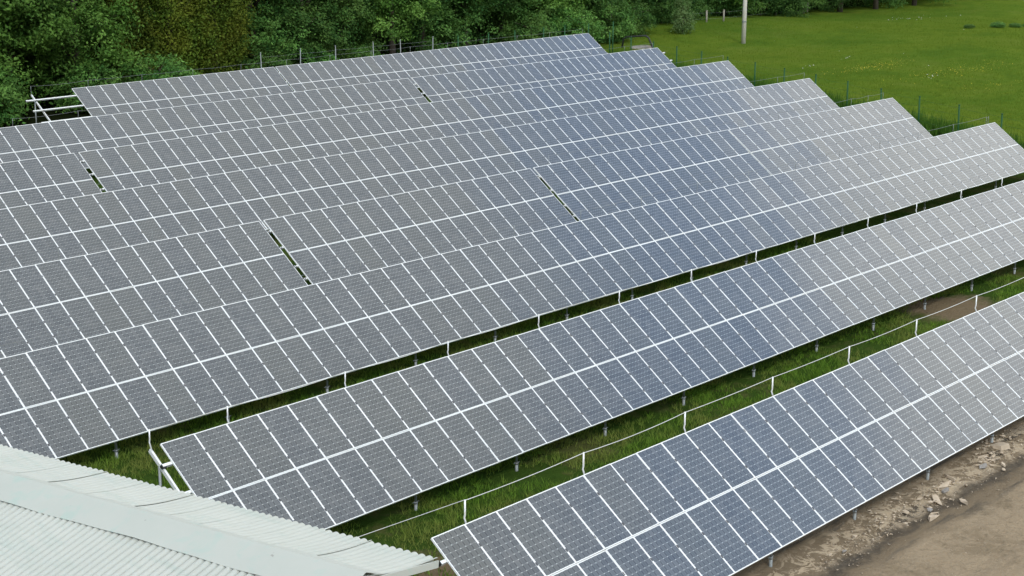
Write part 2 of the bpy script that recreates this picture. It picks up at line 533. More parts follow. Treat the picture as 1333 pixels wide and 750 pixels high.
def build_building():
    phi_f, phi_n = R(10.8), R(13.2)
    wf, wn = 1.62, 6.2                               # slope lengths
    LEN = 17.0
    root = thing('building', (E0 - A_DIR * 4.0 - E_DIR * 8.0).to_tuple()[:2] + (gz(-7, 4),),
                 'low white building with a pale corrugated roof in front of the solar arrays', 'building')
    root.rotation_euler = (0, 0, 0)
    base = Vector(root.location)
    pitch, amp = 0.126, 0.030
    up_f = -A_DIR * math.cos(phi_f) + Vector((0, 0, math.sin(phi_f)))
    nf = A_DIR * math.sin(phi_f) + Vector((0, 0, math.cos(phi_f)))
    ridge0 = E0 + up_f * wf
    dn_n = -A_DIR * math.cos(phi_n) - Vector((0, 0, math.sin(phi_n)))
    nn_ = -A_DIR * math.sin(phi_n) + Vector((0, 0, math.cos(phi_n)))

    def sheet(name, org, dirv, nrm, length, rows, sag, seams):
        SUB = 14
        nw = int(LEN / pitch)
        us = np.arange(nw * SUB + 1) * (pitch / SUB)
        vs = np.linspace(0, length, rows)
        mb = MB()
        # sheets: every sheet is a run of waves, one edge lifted over its neighbour
        i0 = 0
        k = 0
        while i0 < nw * SUB:
            waves = seams[k % len(seams)]
            i1 = min(nw * SUB, i0 + waves * SUB)
            uu = us[i0:i1 + 1]
            lift = np.linspace(random.choice([0.004, 0.007, 0.011, 0.014]), 0.0, len(uu)) if len(seams) > 1 else np.zeros(len(uu))
            skew = random.uniform(-0.012, 0.012)
            pv = []
            for v in vs:
                s = sag * math.sin(math.pi * v / length)
                for u, l in zip(uu, lift):
                    h = amp * (2 * abs(math.cos(math.pi * u / pitch)) ** 0.42 - 1) + l - s
                    p = org - E_DIR * (u + (skew * (v / length) if len(seams) > 1 else 0)) + dirv * v + nrm * h
                    pv.append(p - base)
            m_ = len(uu)
            fs = [(r * m_ + c, r * m_ + c + 1, (r + 1) * m_ + c + 1, (r + 1) * m_ + c) for r in range(rows - 1) for c in range(m_ - 1)]
            mb.add(pv, fs)
            i0 = i1
            k += 1
        o = mb.obj(name, M['roof'], root, False)
        md = o.modifiers.new('thickness', 'SOLIDIFY')
        md.thickness = 0.006
        md.offset = 0
        return o

    sheet('roof', E0, up_f, nf, wf, 9, 0.045, [9, 6, 4, 7, 5, 5, 8, 7, 6, 6])
    sheet('roof', ridge0, dn_n, nn_, wn, 12, 0.0, [1000])
    # ridge flashing: two flat wings, slightly uneven
    mb = MB()
    NN = 60
    wa, wb = 0.34, 0.52
    lines = []
    for i in range(NN + 1):
        u = -0.02 + i * (LEN - 0.1) / NN
        w1 = 0.006 * math.sin(u * 2.1) + 0.004 * math.sin(u * 5.3 + 1)
        pk = ridge0 - E_DIR * u + Vector((0, 0, 0.10 + w1 * 0.4))
        fa = pk - up_f * wa - nf * (0.072 - w1)
        ne = pk + dn_n * (wb + 0.012 * math.sin(u * 1.3)) - nn_ * (0.060 - w1)
        lines.append((fa, pk + nf * 0.002, ne))
    vs, fs = [], []
    for tri in lines:
        for p in tri:
            vs.append(p - base)
    for i in range(NN):
        for j in range(2):
            a = i * 3 + j
            fs.append((a, a + 1, a + 4, a + 3))
    mb.add(vs, fs)
    o = mb.obj('ridge_cap', M['cap'], root)
    md = o.modifiers.new('thickness', 'SOLIDIFY')
    md.thickness = 0.006
    # walls
    mb = MB()
    zg = -2.9
    inset_e, inset_a = 0.55, 0.45
    g0 = E0 - E_DIR * inset_e
    b0 = E0 - E_DIR * (LEN - 0.4)
    far_off = -A_DIR * inset_a
    near_off_len = wf * math.cos(phi_f) + wn * math.cos(phi_n) - 0.4

    def col(org, off):
        p = org + off
        return p
    cf = [col(g0, far_off), col(b0, far_off)]
    cr = [g0 - A_DIR * (wf * math.cos(phi_f)), b0 - A_DIR * (wf * math.cos(phi_f))]
    cn = [g0 - A_DIR * near_off_len, b0 - A_DIR * near_off_len]
    zf = E0.z + inset_a * math.tan(phi_f) - 0.07
    zr = ridge0.z - 0.07
    zn = ridge0.z - (wn * math.cos(phi_n) - 0.4) * math.tan(phi_n) - 0.07
    pts = []
    for k in range(2):
        for p, z in ((cf[k], zf), (cr[k], zr), (cn[k], zn)):
            pts.append(Vector((p.x, p.y, z)) - base)
        for p in (cn[k], cr[k], cf[k]):
            pts.append(Vector((p.x, p.y, zg)) - base)
    mb.add(pts, [(0, 1, 4, 5), (1, 2, 3, 4), (6, 11, 10, 7), (7, 10, 9, 8), (0, 5, 11, 6), (2, 8, 9, 3)])
    mb.obj('wall', M['wallwhite'], root)
    # gable verge trim
    mb = MB()
    for org, d, l in ((E0, up_f, wf), (ridge0, dn_n, wn)):
        q = org + E_DIR * 0.012 - Vector((0, 0, 0.05))
        ax = d.normalized()
        X = Matrix.Translation(q - base) @ Matrix((ax, E_DIR, ax.cross(E_DIR))).transposed().to_4x4()
        mb.box((0, -0.012, -0.05), (l, 0.012, 0.05), 0, X)
    mb.obj('verge_trim', M['cap'], root)


build_building()

# ------------------------------------------------------------------ solar tables
CT, ST = math.cos(TILT), math.sin(TILT)
PW = PITCHX - 0.004
PL = LM - 0.013
S_PURLIN = (0.31 * LM, 0.80 * LM, 1.36 * LM, 1.73 * LM)


def panel_meshes():
    """glass laminate and its frame, centred on the module"""
    mb = MB()
    hw, hl, fw = PW / 2, PL / 2, 0.017
    mb.box((-hw + fw * 0.5, -hl + fw * 0.5, -0.009), (hw - fw * 0.5, hl - fw * 0.5, -0.004))
    glass = mb.mesh('solar_panel', [M['pv']])
    mb = MB()
    for sx in (-1, 1):
        x0, x1 = sorted((sx * hw, sx * (hw - fw)))
        mb.box((x0, -hl, -0.042), (x1, hl, 0.0))
    for sy in (-1, 1):
        y0, y1 = sorted((sy * hl, sy * (hl - fw)))
        mb.box((-hw + fw, y0, -0.042), (hw - fw, y1, 0.0))
    # mid clamps over the joint to the next module
    frames = []
    for fr in ((0.31, 0.80), (0.36, 0.73)):
        m2 = MB()
        m2.v, m2.f, m2.m = list(mb.v), list(mb.f), list(mb.m)
        for q in fr:
            yy = PL / 2 - q * LM
            m2.box((hw - 0.014, yy - 0.036, 0.0005), (hw + 0.019, yy + 0.036, 0.006), 1)
        frames.append(m2.mesh('panel_frame', [M['frame'], M['clamp']]))
    return glass, frames


PV_GLASS, PV_FRAME = panel_meshes()


def table(row, x0, ncol, label, rafters, start_purlin=0.12, end_purlin=0.12, rod_r=0.010, stuff_from=None, breaks=(), bare_left=0.0, rods=True,
          tie_wire=False):
    """one racking table; x0 in panel pitches, ncol columns of two panels, rafters at panel offsets"""
    yr, zr, sl = ROWY[row], ROWZ[row], ROWS[row]
    X0 = x0 * PITCHX
    xm = X0 + ncol * PITCHX * 0.5
    root = thing('solar_array', (xm, yr - 1.3, gz(xm, yr - 1.3)), label, 'solar array', 'rows of solar panels')
    base = Vector(root.location)
    ex = Vector((1, 0, sl)).normalized()
    ey = Vector((0, CT, ST))
    ez = ex.cross(ey).normalized()
    ey = ez.cross(ex)
    rot = Matrix((ex, ey, ez)).transposed()

    def pos(x, s, nrm=0.0):                             # x world, s down-slope from the top edge, height above the panel face
        return Vector((x, yr, zr + sl * x)) - ey * s + ez * nrm

    def loc(x, s, nrm=0.0):
        return pos(x, s, nrm) - base

    stuff = MB()
    stuff_frame = MB()
    order = range(ncol)
    for k in order:
        xo = X0 + (k + 0.5) * PITCHX + sum(g for kk, g in breaks if k >= kk) * PITCHX
        for h in (0, 1):
            c = loc(xo, h * LM + LM / 2)
            tw = Matrix.Rotation(random.gauss(0, 0.005), 3, 'X') @ Matrix.Rotation(random.gauss(0, 0.005), 3, 'Y')
            MT = Matrix.Translation(c) @ (rot @ tw).to_4x4()
            if stuff_from is not None and k >= stuff_from:
                for src, dst in ((PV_GLASS, stuff), (PV_FRAME[h], stuff_frame)):
                    o = len(dst.v)
                    dst.v += [tuple(MT @ v.co) for v in src.vertices]
                    dst.f += [tuple(i + o for i in p.vertices) for p in src.polygons]
                    dst.m += [p.material_index for p in src.polygons]
                continue
            o = link('solar_panel', PV_GLASS, root)
            o.matrix_local = MT
            link('panel_frame', PV_FRAME[h], o)
    if stuff.v:
        # merged modules keep their own cell pattern through an object-space copy of the coordinates
        me = stuff.mesh('solar_panels', [pv_uv_material()])
        uv = me.uv_layers.new(name='cells')
        nv = len(PV_GLASS.vertices)
        co = [v.co for v in PV_GLASS.vertices]
        for lp in me.loops:
            q = co[lp.vertex_index % nv]
            uv.data[lp.index].uv = (q.x, q.y)
        o = link('solar_panels', me, root)
        o['kind'] = 'stuff'
        stuff_frame.obj('panel_frames', [M['frame'], M['clamp']], root)['kind'] = 'stuff'
    xa = X0 - start_purlin - bare_left
    xb = X0 + (ncol + sum(g for _, g in breaks)) * PITCHX + end_purlin
    # purlins with end caps
    for s in S_PURLIN:
        mb = MB()
        a, b = loc(xa, s), loc(xb, s)
        ln = (b - a).length
        Xf = Matrix.Translation(a) @ rot.to_4x4()
        mb.box((0, -0.032, -0.118), (ln, 0.032, -0.0435), 0, Xf)
        mb.box((-0.02, -0.034, -0.120), (0.0, 0.034, -0.042), 1, Xf)
        mb.box((ln, -0.034, -0.120), (ln + 0.02, 0.034, -0.042), 1, Xf)
        mb.obj('purlin', [M['alu'], M['capblack']], root)
    tops = []
    for q in rafters:
        x = X0 + q * PITCHX
        mb = MB()
        a, b = loc(x, -0.02, -0.165), loc(x, 2 * LM - 0.22, -0.165)
        Xf = Matrix.Translation(a) @ rot.to_4x4()
        mb.box((-0.024, -(b - a).length, -0.045), (0.024, 0, 0.045), 0, Xf)
        for s in S_PURLIN:
            Xs = Matrix.Translation(loc(x, s, -0.08)) @ rot.to_4x4()
            mb.box((-0.045, -0.05, -0.042), (0.045, -0.034, 0.02), 1, Xs)
        mb.obj('rafter', [M['alu'], M['capblack']], root)
        # front and rear posts: driven tube with a collar, thinner tube above
        for s in (2.857, 0.40):
            t = loc(x, s, -0.215)
            w = t + base
            zg = gz(w.x, w.y)
            mb = MB()
            hz = w.z - zg
            f = Vector((t.x, t.y, zg - base.z - 0.4))
            c1 = Vector((t.x, t.y, zg - base.z + min(0.20, hz * 0.45)))
            mb.tube([f, c1], 0.038, 10)
            mb.tube([c1 - Vector((0, 0, 0.03)), c1 + Vector((0, 0, 0.02))], 0.046, 10)
            mb.tube([c1 + Vector((-0.10, 0.0, 0.01)), c1 + Vector((0.10, 0.0, 0.01))], 0.010, 6)
            mb.tube([c1, t + Vector((0, 0, 0.03))], 0.030, 10)
            mb.obj('post', M['galv'], root, True)
        if rods:
            e0 = loc(x, 0.0, -0.165)
            e1 = loc(x, -0.13, -0.165)
            e1 = Vector((e1.x, e1.y, e1.z))
            kick = loc(x, -0.12, 0.0)
            topz = loc(x, 0).z + (0.40 if rod_r > 0.017 else 0.33)
            topp = Vector((kick.x, kick.y, topz))
            mb = MB()
            mb.tube([loc(x, 0.05, -0.13), loc(x, -0.12, -0.03), Vector((kick.x, kick.y, kick.z + 0.05)), topp], rod_r, 7)
            mb.obj('rod', M['alu'] if rod_r > 0.015 else M['galv'], root, True)
            tops.append(topp)
    if rods and len(tops) > 1:
        mb = MB()
        pts = []
        for a, b in zip(tops[:-1], tops[1:]):
            sag = random.uniform(0.015, 0.05)
            for i in range(8):
                t = i / 8
                p = a.lerp(b, t)
                p.z -= sag * 4 * t * (1 - t) + 0.012
                pts.append(p)
        pts.append(tops[-1])
        mb.tube(pts, 0.008 if rod_r > 0.015 else 0.006, 5)
        if tie_wire:
            p = tops[0]
            q = Vector((p.x + 0.4, ROWY[1] - 2.45, ROWZ[1] - 1.95)) - base
            mb.tube([p, p.lerp(q, 0.5) - Vector((0, 0, 0.03)), q], 0.006, 5)
        mb.obj('cable', M['cable'] if rod_r > 0.015 else M['galv'], root, True)
    return root


_pvuv = []


def pv_uv_material():
    if _pvuv:
        return _pvuv[0]
    m = M['pv'].copy()
    m.name = 'photovoltaic cells, merged modules'
    nt = m.node_tree
    tcn = [x for x in nt.nodes if x.type == 'TEX_COORD'][0]
    for l in list(nt.links):
        if l.from_node == tcn and l.to_node.type == 'SEPXYZ':
            ts = l.to_socket
            nt.links.remove(l)
            uvn = nt.nodes.new('ShaderNodeUVMap')
            uvn.uv_map = 'cells'
            nt.links.new(uvn.outputs[0], ts)
    _pvuv.append(m)
    return m


def every4(a, n):
    out = []
    while a < n - 0.3:
        out.append(a)
        a += 4
    return out


table(0, 0.076, 37, 'nearest row of solar panels, standing beside the strip of bare brown soil', every4(1.15, 37), tie_wire=True, rod_r=0.018)
table(1, -0.643, 50, 'second row of solar panels from the bare soil, its left end behind the white roof', [-0.22] + every4(2.15, 50), start_purlin=0.22, rod_r=0.0155)
table(2, -2.16, 65, 'third row of solar panels, unbroken from the white roof to the meadow fence', [0.3] + every4(4.15, 65) + [64.4], stuff_from=50)
table(3, 0.38, 16, 'solar panel table left of the wide dark gap in the fourth row', every4(3.03, 16))
table(3, 16.607, 16, 'solar panel table between the two dark gaps of the fourth row', every4(3.0, 16))
table(3, 32.83, 34, 'solar panel table right of the narrow gap in the fourth row', every4(1.25, 30) + [31.25, 33.1],
      breaks=[(16, 0.1)])
table(4, 7.40, 64, 'fifth row of solar panels, gapless, between the gapped fourth and sixth rows', every4(0.2, 62) + [63.5], stuff_from=50)
table(5, 8.98, 10, 'short solar panel table left of the dark gap in the sixth row', every4(1.2, 10))
table(5, 19.25, 55, 'long solar panel table right of the dark gap in the sixth row', every4(2.9, 54) + [54.5], stuff_from=50)
table(6, 17.955, 32, 'solar panel table left of the dark gap in the seventh row', every4(2.95, 32))
table(6, 50.28, 27, 'solar panel table right of the dark gap in the seventh row', every4(2.95, 26) + [26.5], end_purlin=0.35)
table(7, 30.72, 50, 'rearmost row of solar panels, with bare empty rails on its left', [-2.75] + every4(1.25, 48) + [49.5],
      bare_left=2.75, breaks=[(16, 0.13)])


# ------------------------------------------------------------------ fences
def wire_fence(name, pts, h, post_mat, label, nw, rad=0.035, top_extra=0.0):
    root = thing(name, (pts[0][0], pts[0][1], gz(*pts[0])), label, 'fence')
    base = Vector(root.location)
    tops = []
    for (x, y) in pts:
        z = gz(x, y)
        b = Vector((x, y, z)) - base
        lean = Vector((random.gauss(0, 0.015), random.gauss(0, 0.015), 1)) * h
        mb = MB()
        mb.tube([b - Vector((0, 0, 0.3)), b + lean], rad, 8)
        mb.tube([b + lean - Vector((0, 0, 0.02)), b + lean + Vector((0, 0, 0.03))], rad * 1.25, 8)
        mb.obj('fence_post', post_mat, root, True)
        tops.append((b, lean))
    mb = MB()
    for k in range(nw):
        fr = (k + 0.6) / nw
        for (b0, l0), (b1, l1) in zip(tops[:-1], tops[1:]):
            a, c = b0 + l0 * fr, b1 + l1 * fr
            mb.tube([a, a.lerp(c, 0.5) - Vector((0, 0, 0.03)), c], 0.005, 4, 0, False)
    mb.obj('fence_wire', M['greypost'] if post_mat is not M['greenpost'] else post_mat, root)
    return root


side = []
y = 17.1
while y < 57:
    side.append((57 + (y - 14.7) * 0.4, y))
    y += 3.0
front_side = [(57 + (yy - 14.7) * 0.4, yy) for yy in (-3.9, -0.9, 2.1, 5.1, 8.1, 11.1, 14.1)]
wire_fence('wire_fence', front_side + side, 1.95, M['greenpost'], 'green wire fence between the row ends and the meadow', 5, 0.045)
wire_fence('wire_fence', [(x, 57.0) for x in (75.0, 72.0, 69.36, 66.97, 64.0, 61.14, 58.24)], 2.6, M['greenpost'],
           'green wire fence behind the right half of the rearmost row', 5, 0.045)
wire_fence('wire_fence', [(x, 57.0) for x in (55.73, 52.82, 50.35, 47.13, 44.19, 41.2)], 2.72, M['greypost'],
           'grey steel fence posts with thin wires behind the middle of the rearmost row', 4, 0.028)
# paddock fence along the wood
wire_fence('paddock_fence', [(97.0, 66.6), (100.13, 66.3), (102.4, 66.0), (114.65, 68.3), (121.1, 68.7)], 1.05, M['wood'],
           'old wooden paddock fence posts along the edge of the wood', 2, 0.085)

# ------------------------------------------------------------------ utility pole
px, py = 90.7, 55.7
pole = thing('utility_pole', (px, py, gz(px, py)), 'pale concrete utility pole standing alone in the meadow', 'pole')
mb = MB()
mb.tube([(0, 0, -0.5), (0.05, 0, 3), (0.12, 0, 9.2)], [0.19, 0.175, 0.12], 14)
mb.obj('shaft', plain('pale concrete', (0.52, 0.485, 0.43), 0.85, 0, 0.18, 5), pole, True)
mb = MB()
mb.tube([(0.03, 0, 1.75), (0.03, 0, 1.85)], 0.20, 12)
mb.box((-0.28, -0.12, 1.72), (-0.14, -0.02, 1.9))
mb.obj('bracket', M['galv'], pole)

# black bent pipe and rubble behind the seventh row
fx, fy = 80.5, 59.0
fz = gz(fx, fy)
pp = thing('bent_pipe', (fx, fy, fz), 'black bent pipe arching over the ground beyond the seventh row', 'pipe')
mb = MB()
along = Vector((0.35, -0.94, 0))
P0 = [-1.25, -1.1, -0.85, 0.0, 0.75, 1.0, 1.55]
H0 = [-0.2, 0.75, 0.92, 1.0, 1.05, 0.9, -0.3]
mb.tube([along * a + Vector((0, 0, b)) for a, b in zip(P0, H0)], 0.075, 8)
mb.obj('pipe', M['capblack'], pp, True)


def rock_mesh(name, sx, sy, sz, mat, seed, sub=2):
    r = random.Random(seed)
    bm = bmesh.new()
    bmesh.ops.create_icosphere(bm, subdivisions=sub, radius=1.0)
    cuts = [(Vector((r.gauss(0, 1), r.gauss(0, 1), r.gauss(0, 1))).normalized(), r.uniform(0.45, 0.85)) for _ in range(11)]
    for v in bm.verts:
        for nrm, d in cuts:
            e = v.co.dot(nrm) - d
            if e > 0:
                v.co -= nrm * e
        v.co += Vector((r.gauss(0, .02), r.gauss(0, .02), r.gauss(0, .02)))
        v.co = Vector((v.co.x * sx, v.co.y * sy, v.co.z * sz))
    me = bpy.data.meshes.new(name)
    bm.to_mesh(me)
    bm.free()
    me.materials.append(mat)
    return me


o = link('rubble', rock_mesh('rubble', 1.1, 0.6, 0.28, M['stonegrey'], 3, 4))
o.location = (81.2, 58.9, gz(81.2, 58.9))
o.rotation_euler = (0, 0, -0.5)
tag(o, 'low heap of pale rubble under the black bent pipe', 'rubble')


# ------------------------------------------------------------------ stones and debris on the soil
def slab_mesh(name, sx, sy, sz, mat, seed):
    r = random.Random(seed)
    k = r.randint(5, 7)
    ring = []
    for i in range(k):
        a = 2 * math.pi * i / k + r.uniform(-0.25, 0.25)
        q = r.uniform(0.45, 1.15)
        ring.append((math.cos(a) * sx * q, math.sin(a) * sy * q))
    mb = MB()
    tilt = r.uniform(-0.25, 0.25), r.uniform(-0.25, 0.25)
    top = [(x * 0.9, y * 0.9, sz + x * tilt[0] + y * tilt[1] + r.uniform(-.3, .3) * sz) for x, y in ring]
    bot = [(x, y, -sz) for x, y in ring]
    n_ = len(ring)
    mb.add(top + bot, [tuple(range(n_))] + [(i, i + n_, (i + 1) % n_ + n_, (i + 1) % n_) for i in range(n_)])
    return mb.mesh(name, mat)


STONES = [
    (17.45, -2.35, 0.62, 0.40, 0.10, 0, 'big pale flat slab lying at the right end of the rubble strip'),
    (16.55, -2.45, 0.30, 0.10, 0.05, 0, 'narrow pale splinter of stone left of the biggest slab'),
    (15.90, -2.75, 0.30, 0.13, 0.07, 1, 'grey stone halfway along the rubble strip'),
    (16.35, -3.05, 0.17, 0.10, 0.08, 0, 'small bright upright stone on the outer edge of the rubble strip'),
    (16.05, -3.20, 0.12, 0.08, 0.06, 0, 'tiny pale stone next to the bright upright one'),
    (14.75, -2.45, 0.42, 0.22, 0.06, 0, 'pinkish broken slab in the middle of the rubble strip'),
    (14.15, -2.65, 0.50, 0.16, 0.05, 0, 'long pale shard behind the jagged stone'),
    (13.80, -2.85, 0.17, 0.12, 0.14, 1, 'jagged standing stone with a dark hollow'),
    (13.25, -2.95, 0.46, 0.14, 0.04, 0, 'long thin tan shard lying in front of the jagged stone'),
    (13.05, -2.62, 0.20, 0.09, 0.04, 0, 'small pale shard near the third front post'),
    (12.15, -2.75, 0.26, 0.11, 0.05, 0, 'lone tan shard at the left end of the rubble strip'),
    (12.60, -3.10, 0.16, 0.10, 0.05, 1, 'small grey stone beside the furrow'),
    (12.35, -3.35, 0.36, 0.15, 0.04, 0, 'low tan slab on the edge of the raked soil'),
    (13.60, -3.40, 0.30, 0.12, 0.04, 0, 'flat tan shard just outside the furrow'),
    (10.20, -2.62, 0.16, 0.12, 0.04, 0, 'crumbling pale stone below the second front post'),
    (9.35, -2.86, 0.14, 0.06, 0.05, 1, 'small curved grey stone on the inner side of the furrow'),
    (9.0, -2.75, 0.10, 0.06, 0.04, 0, 'tiny pale chip nearest the first front post'),
]
for i, (x, y, sx, sy, sz, g, lab) in enumerate(STONES):
    o = link('stone', slab_mesh('stone', sx * 0.8, sy * 0.75, sz * 0.22, M['stonegrey' if g else 'stone'], 40 + i))
    o.location = (x, y, gz(x, y) + sz * 0.4)
    o.rotation_euler = (random.uniform(-.1, .1), random.uniform(-.1, .1), random.uniform(-0.5, 0.5) + 0.35)
    tag(o, lab, 'stone', 'stones strewn along the bare soil')


def shards():
    V, F = [], []
    k = 0
    CL = [(rng.random() ** 0.6, rng.normal(0, 0.22)) for _ in range(16)]
    for q in range(170):
        c0 = CL[q % 16]
        t = min(1.0, max(0.0, c0[0] + rng.normal(0, 0.035)))
        x = 9.0 + 9.6 * t
        y_ = -2.75 + 0.22 * t + c0[1] + rng.normal(0, 0.10)
        L = rng.uniform(0.02, 0.09) * (0.5 + 0.8 * t)
        W = L * rng.uniform(0.25, 0.8)
        a = rng.normal(0.2, 0.9)
        ca, sa = math.cos(a), math.sin(a)
        z = gz(x, y_)
        tl, tw = rng.normal(0, 0.30, 2)
        ring = [(-1, -.6), (.1, -1), (1, -.3), (.6, .9), (-.7, .8)]
        p = []
        for u, v in ring:
            u *= rng.uniform(.7, 1.15) * L
            v *= rng.uniform(.7, 1.15) * W
            p.append((x + u * ca - v * sa, y_ + u * sa + v * ca, z + 0.012 + abs(u * tl + v * tw)))
        V += p
        F.append((k, k + 1, k + 2)); F.append((k, k + 2, k + 3)); F.append((k, k + 3, k + 4))
        k += 5
    o = link('rubble_shards', soup('rubble_shards', np.array(V), np.array(F), np.zeros(len(V)), M['stone']))
    md = o.modifiers.new('thickness', 'SOLIDIFY')
    md.thickness = 0.014
    md.offset = -1
    tag(o, 'small pale stone shards spread along the rubble strip', 'rubble', kind='stuff')


shards()


def gravel():
    V, F = [], []
    for k in range(900):
        c = rng.random()
        if c < 0.65:
            t = rng.random()
            x = 8.5 + 11 * t
            y = -2.9 + rng.normal(0, 0.28) + 0.25 * t
        else:
            x = rng.uniform(3, 24)
            y = rng.uniform(-7, -1.2)
        s = rng.uniform(0.012, 0.05) * (1.6 if rng.random() < 0.08 else 1)
        p = rng.normal(0, 1, (4, 3))
        p = p / np.linalg.norm(p, axis=1, keepdims=True) * s
        p[:, 2] *= 0.6
        p += (x, y, gz(x, y) + s * 0.3)
        b = len(V) * 4
        V.append(p)
        F += [(b, b + 1, b + 2), (b, b + 2, b + 3), (b, b + 3, b + 1), (b + 1, b + 3, b + 2)]
    me = soup('gravel', np.concatenate(V), np.array(F), np.zeros(len(V) * 4), M['stone'])
    o = link('gravel', me)
    tag(o, 'loose gravel and chips scattered over the bare soil', 'gravel', kind='stuff')


gravel()


# ------------------------------------------------------------------ grass
def blades(name, xy, hmin, hmax, w, mat, per, lean=0.5, spread=0.06):
    nT = len(xy)
    c = np.repeat(xy, per, axis=0) + rng.normal(0, spread, (nT * per, 2))
    n_ = len(c)
    tz = np.repeat(rng.random(nT), per)
    hh = rng.uniform(hmin, hmax, n_) * (0.6 + 0.8 * tz)
    a = rng.uniform(0, 2 * np.pi, n_)
    d = np.stack([np.cos(a), np.sin(a)], -1)
    b = rng.uniform(0, 2 * np.pi, n_)
    ln = np.stack([np.cos(b), np.sin(b)], -1) * (rng.uniform(0, lean, n_) * hh)[:, None]
    z = ground_z(c[:, 0], c[:, 1])
    p0 = np.concatenate([c - d * w, (z - 0.01)[:, None]], 1)
    p1 = np.concatenate([c + d * w, (z - 0.01)[:, None]], 1)
    p2 = np.concatenate([c + ln, (z + hh)[:, None]], 1)
    V = np.stack([p0, p1, p2], 1).reshape(-1, 3)
    F = np.arange(len(V)).reshape(-1, 3)
    tint = np.repeat(np.clip(0.25 + 0.5 * np.repeat(tz, 1) + rng.normal(0, 0.22, n_), 0, 1), 3)
    return link(name, soup(name, V, F, tint, mat))


def keep(xy, f):
    return xy[f(xy[:, 0], xy[:, 1])]


# strips between the near rows
xy = np.stack([rng.uniform(-6, 34, 30000), rng.uniform(0.35, 14.0, 30000)], -1)
nz = lambda x, y: np.sin(x * 1.3 + 1.1 * np.sin(y * 1.7)) + np.sin(y * 2.1 + 1.3 * np.sin(x * 0.9)) + 0.7 * np.sin(x * 3.1 + y * 2.3)
xy = keep(xy, lambda x, y: (nz(x, y) + rng.normal(0, 0.9, len(x)) > -0.5) & (((x - 28.6) / 2.3) ** 2 + ((y - 4.6) / 1.1) ** 2 > 1)
          & ~((x < 4.5) & (y < 3.6) & (rng.random(len(x)) < 0.55)))
o = blades('grass', xy, 0.05, 0.17, 0.010, M['grass'], 10, 1.1, 0.07)
tag(o, 'rough green grass growing between the rows of panels', 'grass', kind='stuff')
# meadow
xy = np.stack([rng.uniform(50, 190, 200000), rng.uniform(-6, 66, 200000)], -1)
xy = keep(xy, lambda x, y: (x > 51.5 + 0.4 * y) & (rng.random(len(x)) < np.clip(0.9 - (x - 55) / 130, 0.12, 1)))
o = blades('meadow_grass', xy, 0.06, 0.17, 0.011, M['meadow'], 4, 1.1, 0.25)
tag(o, 'bright green meadow grass beyond the fence', 'grass', kind='stuff')
# taller dark growth along the fence foot
t = rng.uniform(-4, 56, 9000)
xy = np.stack([57 + (t - 14.7) * 0.4 + rng.normal(0.6, 0.9, len(t)), t], -1)
o = blades('verge_grass', xy, 0.3, 0.75, 0.03, M['weed'], 3, 0.5, 0.12)
tag(o, 'tall dark grass and weeds along the foot of the green fence', 'grass', kind='stuff')


def flowers(name, spots, mat, label, s0):
    V, F = [], []
    for (cx, cy, rx, ry, cnt) in spots:
        for _ in range(cnt):
            x, y_ = cx + rng.normal(0, rx), cy + rng.normal(0, ry)
            z = gz(x, y_) + rng.uniform(0.25, 0.42)
            s = s0 * rng.uniform(0.6, 1.3)
            k = len(V)
            a = rng.uniform(0, 6.28)
            for q in range(4):
                V.append((x + s * math.cos(a + q * 1.571), y_ + s * math.sin(a + q * 1.571), z + s * 0.4 * rng.normal()))
            F.append((k, k + 1, k + 2, k + 3))
    o = link(name, soup(name, np.array(V), np.array(F), np.zeros(len(V)), mat))
    tag(o, label, 'flowers', kind='stuff')


flowers('yellow_flowers', [(84, 39.5, 2.6, 0.6, 320), (86, 34, 4.5, 0.8, 300), (80, 29, 4, 1.2, 60)], M['yellow'],
        'drifts of yellow buttercups in the meadow', 0.028)
flowers('white_flowers', [(81.9, 33.8, 0.5, 0.2, 12), (87, 43.6, 0.5, 0.15, 6), (80.5, 43, 0.4, 0.2, 6), (122, 57, 4, 1.5, 24), (95, 50, 10, 8, 8)], M['white'],
        'white umbels and dandelion clocks dotted in the meadow', 0.055)


